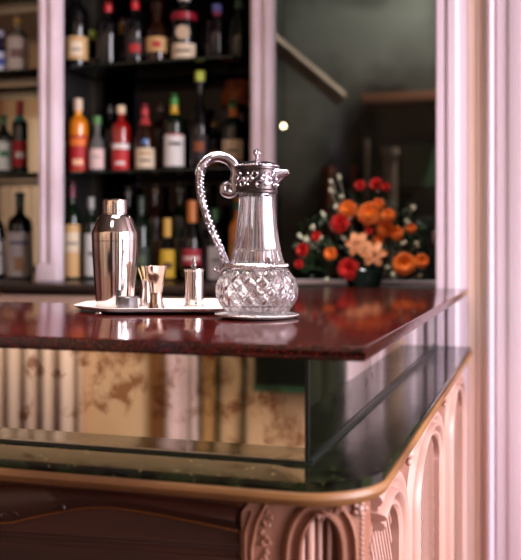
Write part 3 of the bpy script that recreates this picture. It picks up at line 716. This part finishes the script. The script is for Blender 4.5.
latheo('cap', 'steel', [(11.8*S,93.4*S),(12.2*S,93.8*S),(12.2*S,106*S),(11.6*S,107.6*S),(9*S,108.2*S),(0,108.4*S)], t, 40)
S = 1.615/F
t = thing('bottle_stopper_cap', 'low brushed steel cup in front of the shaker', 'cup', on_tray(127.5, 1.615))
latheo('cup', 'brushed_steel', [(0,0),(10*S,0),(10.4*S,.5*S),(10.4*S,13*S),(10*S,13.5*S),(9*S,13*S),(8.8*S,3*S),(0,3*S)], t, 32)
latheo('bead_ring', 'steel', [(10.4*S,1*S),(10.9*S,1.6*S),(10.4*S,2.4*S)], t, 32)
S = 1.66/F
t = thing('jigger', 'hourglass steel jigger standing beside the low cup', 'jigger', on_tray(156, 1.66))
latheo('large_cup', 'jigger_steel', [(5.6*S,15*S),(6.6*S,19*S),(9*S,32*S),(11.2*S,42.5*S),(11.5*S,42.8*S),(10.8*S,42.6*S),(8.4*S,31*S),(5.5*S,19*S),(0,17.5*S)], t, 36)
latheo('small_cup', 'jigger_steel', [(5.6*S,15*S),(6.2*S,11*S),(7.6*S,4*S),(8.8*S,.3*S),(8.6*S,0),(7.4*S,2*S),(5.6*S,11*S),(0,13*S)], t, 36)
latheo('waist_ring', 'jigger_steel', [(5.5*S,14*S),(6.4*S,14.4*S),(6.4*S,15.6*S),(5.5*S,16*S)], t, 36)
S = 1.72/F
hp = on_tray(146, 1.72)
t = thing('pick_holder', 'slim steel holder of cocktail sticks behind the jigger', 'holder', hp)
latheo('holder', 'steel', [(0,0),(7*S,0),(7.2*S,1*S),(5.4*S,12*S),(4.6*S,22*S),(5.4*S,27*S),(5*S,27*S),(4.2*S,22*S),(4.6*S,4*S),(0,3*S)], t, 28)
pm = mat('stick_wood', (222,184,130), .5)
for k, (dx, lean, ll) in enumerate(((-2.6,-.30,.030),(-1.6,-.18,.034),(-.4,-.10,.033),(.8,-.02,.029))):
    bm = bmesh.new(); tube(bm, [(0,0,0),(math.sin(lean)*ll*.5,0,ll*.5),(math.sin(lean)*ll,0,ll),(math.sin(lean)*(ll+.004),0,ll+.004)], [.0012,.0013,.0012,.0004], 8)
    o = finish(bm, 'cocktail_stick', pm); o.location = hp+Vector((dx*S*.8*CY, dx*S*.8*SY+(.002 if k % 2 else -.002), 21*S)); o.rotation_euler = (0,0,YAW)
    tag(o, 'pale wooden cocktail stick leaning in the slim holder behind the jigger', 'cocktail stick', 'cocktail sticks in the holder')
S = 1.70/F
t = thing('table_lighter', 'plain silver cylinder with pointed glass tip right of the jigger', 'lighter', on_tray(194, 1.70))
latheo('body', 'steel', [(0,0),(10*S,0),(10.2*S,.6*S),(10.2*S,2*S),(9.7*S,2.6*S),(9.7*S,36*S),(10.2*S,36.4*S),(10.2*S,38*S),(9.4*S,38.6*S),(2.4*S,38.8*S),(0,38.8*S)], t, 40)
latheo('tip', 'crystal', [(0,38.8*S),(2.2*S,39*S),(2.9*S,42*S),(2*S,46*S),(.8*S,50*S),(0,52.5*S)], t, 20)
bm = bmesh.new(); ball(bm, (5.5*S,-8.2*S,4.5*S), 1.1*S, 10); finish(bm, 'stud', 'black_lacquer', t)

# ------------------------------------------------------------------ claret jug on its silver coaster
JD = 1.50; S = JD/F
JP = cw((257-260.5)/F*JD, JD, ST)
t = thing('coaster', 'round silver coaster under the cut glass jug', 'coaster', JP)
latheo('coaster_plate', 'satin_silver', [(0,.004),(33*S,.004),(38*S,.0048),(41*S,.0078),(42*S,.0078),(42*S,.0068),(38*S,.003),(30*S,.0008),(26*S,0),(0,0)], t, 64)
latheo('bead_edge', 'chased_silver', [(40.6*S,.0078),(41.3*S,.0088),(42.2*S,.0078)], t, 64)
JB = .0041
jug = thing('claret_jug', 'cut glass claret jug with ornate silver collar, lid and scroll handle', 'jug', JP+Vector((0,0,JB)), YAW)
vb = 314.0-JB/S            # image row of the jug's foot
def Z(v): return (vb-v)*S
outer = [(25,310.8),(27.5,310.2),(30,308.5),(34,304),(38,298.5),(40.6,292.5),(41.5,287),(40.8,281),(38.4,275),(34.5,269),(31,264.5),(29.4,261.5),(27.6,258),(25.6,252),(23.6,244),(21.8,234),(20.3,222),(19,208),(18.2,198),(17.8,189)]
def interp(l, k):
    out = []
    for a, b in zip(l, l[1:]):
        for i in range(k): out.append((a[0]+(b[0]-a[0])*i/k, a[1]+(b[1]-a[1])*i/k))
    out.append(l[-1]); return out
# smooth profile, dense in the belly so that the cutting is real relief
sp = smooth_path([(a, b, 0) for a, b in outer], 6)
prof_o = [(p.x*S, Z(p.y)) for p in sp]
zb0, zb1 = Z(307), Z(266)
def cut(a, z):
    if zb0 < z < zb1:                      # crossed diagonal mitre cuts
        q = (z-Z(287))/S
        w1 = (a*18/(2*PI)+q/17) % 1; w2 = (a*18/(2*PI)-q/17) % 1
        d1, d2 = min(w1, 1-w1), min(w2, 1-w2)
        g = min(d1, d2)
        return -.0026*max(0, 1-g/.2)
    if Z(258) < z < Z(246):                # small upright cuts at the foot of the neck
        w = (a*20/(2*PI)) % 1; return -.0012*max(0, 1-min(w, 1-w)/.22)
    if z >= Z(246) and z < Z(192):         # flat flutes up the neck
        w = abs((a*10/(2*PI)) % 1-.5)*2; return -.0018*(1-w*w)
    if z <= Z(308):
        w = (a*24/(2*PI)) % 1; return -.0008*max(0, 1-min(w, 1-w)/.3)
    return 0
bm = bmesh.new()
inner = [(max(r-.0052, .001) if z > Z(300) else r*.86, z) for r, z in prof_o if z > Z(304.5)]
lathe(bm, [(0, Z(309)), (18*S, Z(309.3)), (22*S, Z(311.5))]+prof_o[:2]+prof_o[2:], 252, rfun=cut)
lathe(bm, [(0, Z(305))]+[(inner[0][0]*.7, Z(304.9))]+inner, 64)
# join the rims at the hidden mouth
rim = [e for e in bm.edges if e.is_boundary]
bmesh.ops.recalc_face_normals(bm, faces=bm.faces)
me_o = finish(bm, 'glass_body', 'crystal', jug, 28)
# inner wall must face the hollow
me = me_o.data
import struct as _s
bm = bmesh.new(); bm.from_mesh(me); bm.faces.ensure_lookup_table()
for f in bm.faces:
    c = f.calc_center_median(); rr = math.hypot(c.x, c.y)
inner_faces = [f for f in bm.faces if len(f.verts) and max(0, 1) and f.index >= 252*(len(prof_o)+2)]
for f in inner_faces:
    c = f.calc_center_median(); n = f.normal
    if n.x*c.x+n.y*c.y > 0 or (math.hypot(c.x, c.y) < .012 and n.z < 0): f.normal_flip()
bm.to_mesh(me); bm.free()
# silver band between neck and belly
def rope(a, z): return .0006*math.cos(a*52)
latheo('silver_band', 'chased_silver', [(28*S,Z(263)),(30.5*S,Z(263.2)),(31.6*S,Z(262)),(31.6*S,Z(260.4)),(30.4*S,Z(259)),(28.6*S,Z(258.8))], jug, 208, rope)
# collar
col = latheo('collar', 'oxidised_silver', [(17*S,Z(188)),(19.6*S,Z(189.6)),(20.6*S,Z(189)),(20.8*S,Z(187)),(19.8*S,Z(185.6)),(20.2*S,Z(178)),(20.6*S,Z(168)),(20.8*S,Z(166.6)),(21.8*S,Z(165.6)),(21.8*S,Z(163.8)),(20*S,Z(163)),(17*S,Z(163))], jug, 64)
def f_col(a, z, h): return Vector(((20.3*S+h)*math.cos(a), (20.3*S+h)*math.sin(a), z))
bm = bmesh.new()
for k in range(14):
    a0 = k*2*PI/14; zc = Z(176+(2.2 if k % 2 else -2.2))
    for dirn in (1, -1):
        pts, rd = [], []
        for i in range(16):
            th = i/15*2.3*PI*dirn; q = 4.6*S*(1-i/19)
            pts.append(f_col(a0+(q*math.cos(th+k)+dirn*3.2*S*.6)/(20.3*S), zc+q*math.sin(th+k)+dirn*2.6*S, .0009)); rd.append(.00135*(1-.5*i/16))
        tube(bm, pts, rd, 6)
    ball(bm, f_col(a0, Z(176), .0008), 1.9*S, 8)
    ball(bm, f_col(a0+.22, Z(181.5), .0006), 1.5*S, 8); ball(bm, f_col(a0+.22, Z(170.5), .0006), 1.5*S, 8)
finish(bm, 'collar_scrolls', 'jug_silver', col)
# spout
bm = bmesh.new()
def sp_f(i, j):   # i across, j along
    a = (i-.5)*2*1.15
    st = Vector((20*S*math.cos(a*.62), 20*S*math.sin(a*.62), Z(164.5)-16*S*(1-abs(i-.5)*2)**.8))
    en = Vector((32.5*S-1.5*S*abs(a), 2.6*S*a, Z(166)-3.6*S*(1-abs(i-.5)*2)))
    q = st.lerp(en, j); q.z += math.sin(PI*j)*1.6*S*(1-abs(i-.5)*2); return q
grid_surface(bm, sp_f, 12, 8)
o = finish(bm, 'spout', 'jug_silver', jug, 60); md = o.modifiers.new('thick', 'SOLIDIFY'); md.thickness = .0014
# lid and finial
lid = latheo('lid', 'jug_silver', [(21.5*S,Z(163.4)),(22.2*S,Z(163)),(22.2*S,Z(161.6)),(20.6*S,Z(160.6)),(17*S,Z(159.2)),(12*S,Z(157.8)),(6*S,Z(156.9)),(2.2*S,Z(156)),(0,Z(156))], jug, 64)
bm = bmesh.new(); lathe(bm, [(2.6*S,Z(156.6)),(1.6*S,Z(154.6)),(1.4*S,Z(153.4)),(2.6*S,Z(152.6)),(1.5*S,Z(151.8)),(3.2*S,Z(150)),(4.1*S,Z(148.2)),(3.2*S,Z(146.2)),(1.1*S,Z(145.2)),(0,Z(144.4))], 20)
for k in range(6): ball(bm, (3*S*math.cos(k*PI/3), 3*S*math.sin(k*PI/3), Z(149.4)), 1.2*S, 8)
finish(bm, 'finial', 'jug_silver', lid)
bm = bmesh.new()
for k in range(44): a = k*2*PI/44; ball(bm, (21.9*S*math.cos(a), 21.9*S*math.sin(a), Z(162.2)), .9*S, 6)
finish(bm, 'lid_beading', 'jug_silver', lid)
# handle
def H(u, v): return Vector(((u-257)*S, 0, Z(v)))
spiral = [H(228.6+r_*math.cos(a_), 184.6+r_*math.sin(a_)) for r_, a_ in [(1.2,2.6),(2.4,4.0),(3.4,5.4),(4.4,.6+2*PI-.2),(5.2,1.8+2*PI),(5.9,3.2+2*PI)]]
main = [(231,179.6),(234.2,176),(235.3,169),(233,161.5),(227,155.8),(217.5,153.2),(208.5,156.4),(202,164),(199.6,175),(200.6,190),(205,207),(211.5,225),(218.5,241),(223.6,254),(225.5,261)]
sp2 = [H(228.3+r_*math.cos(a_), 183.8+r_*math.sin(a_)) for r_, a_ in [(.8,3.0),(2.0,1.6),(2.9,.2),(3.8,-1.2),(4.6,-2.6),(5.4,-3.9),(6.1,-5.0),(7.4,-5.9)]]
hp_ = smooth_path(sp2+[H(*m_) for m_ in main[1:]], 7)
nn = len(hp_); rd = []
for i in range(nn):
    f = i/(nn-1); rd.append((2.0+2.6*min(1, f/.25) if f < .3 else 4.6-1.6*max(0, (f-.6)/.4))*S)
bm = bmesh.new(); tube(bm, hp_, rd, 12, flat=1.0, up=(0,1,0)); hd = finish(bm, 'handle', 'handle_silver', jug)
bm = bmesh.new()
ctr = H(218, 178)
for i in range(int(nn*.36), int(nn*.70), 1):      # ribbed outer edge
    p = hp_[i]; tg = (hp_[min(i+1,nn-1)]-hp_[i-1]).normalized(); o_ = Vector((tg.z, 0, -tg.x))
    if o_.dot(p-ctr) < 0: o_ = -o_
    ball(bm, p+o_*rd[i]*.95, 1.7*S, 8)
finish(bm, 'handle_beading', 'jug_silver', hd)
bm = bmesh.new()
for i in range(int(nn*.62), nn-3, 2):             # chased scrolls on the lower half
    p = hp_[i]; a_ = R.uniform(0, 6.28)
    tube(bm, [p+Vector((R.uniform(-1,1)*.4*S+2.6*S*math.cos(a_+q*.7)*(1-q*.08), -rd[i]*1.15, 2.4*S*math.sin(a_+q*.7)*(1-q*.08))) for q in range(7)], .8*S, 6)
    ball(bm, p+Vector((R.uniform(-3,3)*S, -rd[i]*1.1, 0)), 1.3*S, 8); ball(bm, p+Vector(((3.2 if i % 4 else -3.2)*S, 0, 0)), 1.5*S, 8)
finish(bm, 'handle_chasing', 'jug_silver', hd)
bm = bmesh.new(); tube(bm, smooth_path([H(227,262),H(224,263.5),H(220,267),H(215.6,267),H(214.2,264),H(216.4,262),H(218.2,263.6)], 6), 1.7*S, 10, up=(0,1,0)); finish(bm, 'handle_foot_scroll', 'jug_silver', hd)

# ------------------------------------------------------------------ flowers
FD = 2.93
fc = PY(364, 248, 2.93)
fl = thing('flower_arrangement', 'orange and red flower arrangement on the back counter by the glass', 'flowers', (fc.x, fc.y, 1.09))
base = Vector((fc.x, fc.y, 1.09))
def FP(u, v, dy=0): return PY(u, v, fc.y+dy)-base
latheo('vase', mat('vase_glass', (34,52,46), .1, spec=.6), [(0,0),(.05,0),(.055,.006),(.06,.03),(.072,.055),(.07,.058),(.055,.03),(0,.02)], fl, 28)
def petals(bm, c, r, n, rows, tilt0, tilt1, curl, ruff=0, aim=None, wide=.5):
    aim = (aim or Vector((0,-1,.25))).normalized(); q = aim.to_track_quat('Z', 'Y')
    for k in range(rows):
        f = k/max(1, rows-1) if rows > 1 else 0; tl = tilt0+(tilt1-tilt0)*f; L = r*(1-.25*f)
        for i in range(n):
            a = 2*PI*(i+.5*(k % 2))/n+R.uniform(-.12,.12); rs = [];
            for s in range(5):
                d = s/4; w_ = L*wide*math.sin(PI*min(.94, .12+d*.82))**.8
                ang = tl-curl*d
                x = L*d*math.cos(ang); z = L*d*math.sin(ang)
                rw = []
                for e in (-1, 0, 1):
                    yy = e*w_; zz = z-(.12*L if e == 0 else 0)*math.sin(PI*d)+ruff*r*R.uniform(-1,1)*d
                    v_ = Vector((x*math.cos(a)-yy*math.sin(a), x*math.sin(a)+yy*math.cos(a), zz)); rw.append(bm.verts.new(c+q @ v_))
                rs.append(rw)
            for A, B in zip(rs, rs[1:]):
                for e in range(2): bm.faces.new((A[e], A[e+1], B[e+1], B[e]))
px = FD/F*1.0
mr = mat('petal_red', (214,34,26), .6, rgb2=(180,20,20), scale=60); mo = mat('petal_orange', (240,128,34), .6, rgb2=(224,96,20), scale=60); mp_ = mat('petal_peach', (244,176,128), .6, rgb2=(232,146,92), scale=60)
ml = mat('leaf_green', (36,66,26), .5, rgb2=(22,44,18), scale=40); mw = mat('bud_white', (220,220,190), .6)
stems = bmesh.new()
def stem(p):
    m_ = p*.5+Vector((0,.03,.01)); tube(stems, smooth_path([Vector((p.x*.1,.0,.03)), m_, p+Vector((0,.012,-.005))], 4), .0022, 5)
def bloom(u, v, rpx, kind, dy=0):
    p = FP(u, v, dy); r = rpx*px*1.12; bm = bmesh.new()
    aim = Vector((p.x*1.5, -1, (p.z-.12)*2+.15))
    if kind == 'red_carnation': petals(bm, p, r, 9, 5, .1, 1.35, .3, .10, aim, .42); mm = mr
    elif kind == 'orange_rose': petals(bm, p, r, 7, 4, .15, 1.3, .5, .03, aim, .55); mm = mo
    else: petals(bm, p, r*1.15, 6, 1, .5, .5, .8, .02, aim, .30); mm = mp_
    o = finish(bm, kind, mm, fl, 80)
    if kind == 'peach_lily':
        b2 = bmesh.new(); q = aim.normalized()
        for k in range(6):
            e = Vector((R.uniform(-1,1), 0, R.uniform(-1,1)))*r*.25; tube(b2, [p, p+q*r*.6+e], .0012, 5); ball(b2, p+q*r*.6+e, .003, 6)
        finish(b2, 'stamens', mat('stamen', (150,60,20), .6), o)
    stem(p)
for a in ((348.5,269,10.5),(339.5,223,9.5),(360,185,5.5),(376,183.5,6.5),(386,187,4.5),(302,250,6.5),(298.6,264,4.5),(316,236,5),(369,230.5,4)): bloom(*a, 'red_carnation', -.03-R.uniform(0,.03))
for a in ((369,213,11.5),(347.6,209,9.5),(385,228,9),(396.5,233,7),(404.6,264,11),(422,261,7),(388,215,7),(411,228,5),(330,253.6,6.5),(378,240,6),(378,204,6)): bloom(*a, 'orange_rose', -.02-R.uniform(0,.04))
for a in ((357.7,243.5,11),(373.5,253.6,11)): bloom(*a, 'peach_lily', -.07)
finish(stems, 'stems', ml, fl)
bm = bmesh.new()
for k in range(420):
    u = 300+R.random()*125; top_ = 180+abs(u-365)**1.35*.18; v = R.uniform(max(176, top_), 274)
    p = FP(u, v, R.uniform(-.02, .07)); L = R.uniform(.02, .045); a = R.uniform(0, 2*PI); d = Vector((math.cos(a), R.uniform(-.8,.1), math.sin(a)*.8+.2)).normalized(); sd = d.cross(Vector((R.uniform(-1,1), R.uniform(-1,1), R.uniform(-1,1)))).normalized()*L*.24
    v0 = bm.verts.new(p); v1 = bm.verts.new(p+d*L*.5+sd); v2 = bm.verts.new(p+d*L); v3 = bm.verts.new(p+d*L*.5-sd); bm.faces.new((v0, v1, v2, v3))
o = finish(bm, 'foliage', ml, fl, 0); o['kind'] = 'stuff'
for k, (u, v) in enumerate([(339,177),(332,181),(331,190),(341,197),(312,227),(320,238),(307,239),(404,243),(327,279),(388,268),(420,275),(300,236),(323,214),(413,208),(408,222),(417,244),(349,219),(344,238),(392,274),(384,202),(335,206)]):
    p = FP(u, v, -.03); b2 = bmesh.new()
    for j in range(4): ball(b2, p+Vector((R.uniform(-1,1),R.uniform(-1,1),R.uniform(-1,1)))*.006, .0052, 6)
    tube(b2, [p, p*.8+Vector((0,.02,-.01))], .001, 4); finish(b2, 'white_bud', mw, fl)

# ------------------------------------------------------------------ light
def area(name, loc, rot, sx, sy, power, color):
    l = bpy.data.lights.new(name, 'AREA'); l.shape = 'RECTANGLE'; l.size = sx; l.size_y = sy; l.energy = power; l.color = color
    o = bpy.data.objects.new(name, l); COL.objects.link(o); o.location = loc; o.rotation_euler = rot; return o
# daylight through the bar window; second window is unseen, its light added as fill
area('daylight_bar_window', (3.29, (W1[0]+W1[1])/2, (W1[2]+W1[3])/2), (0, PI/2, 0), W1[3]-W1[2], W1[1]-W1[0], 560, (1, .91, .99))
area('added_window_fill', (3.29, (W2[0]+W2[1])/2, (W2[2]+W2[3])/2), (0, PI/2, 0), W2[3]-W2[2], W2[1]-W2[0], 115, (1, .92, .99))  # added fill for the back bar
dl = area('added_tray_light', (-.62, 1.5, 3.55), (0, 0, YAW), .9, .7, 42, (1,.93,.90)); dl.data.spread = math.radians(75)  # unseen light without fixture, added to brighten the tray and jug
dl = area('added_shaker_light', (-.55, -.45, 3.55), (0, 0, YAW), .55, .55, 16, (1,.93,.90)); dl.data.spread = math.radians(110)  # unseen light, added for a bright reflection on the shaker shoulder
# unseen warm lights added to brighten the far wall for the mirror
for k, x in enumerate((-4.4, -2.9, -1.5)):
    l = area('added_wall_fill', (x, -1.0, 3.5), (math.radians(-38), 0, 0), .9, .25, 18, (1, .92, .82)); l.data.spread = math.radians(110)
pl = bpy.data.lights.new('added_far_room_fill', 'POINT'); pl.energy = 190; pl.color = (1,.95,.85); pl.shadow_soft_size = .08  # unseen point light, added to brighten the upper wall behind the glass
po = bpy.data.objects.new('added_far_room_fill', pl); COL.objects.link(po); po.location = (-.2, 5.9, 3.7)
wd = bpy.data.worlds.new('world'); sc.world = wd; wd.use_nodes = True
wd.node_tree.nodes['Background'].inputs[0].default_value = (.7,.75,.9,1); wd.node_tree.nodes['Background'].inputs[1].default_value = .6

vs = sc.view_settings; vs.view_transform = 'Standard'; vs.look = 'None'; vs.gamma = 1; vs.exposure = -.1; vs.use_curve_mapping = False
sc.cycles.use_denoising = True
sc.cycles.max_bounces = 14; sc.cycles.transmission_bounces = 14; sc.cycles.glossy_bounces = 8; sc.cycles.transparent_max_bounces = 16
sc.cycles.caustics_reflective = False; sc.cycles.sample_clamp_indirect = 8
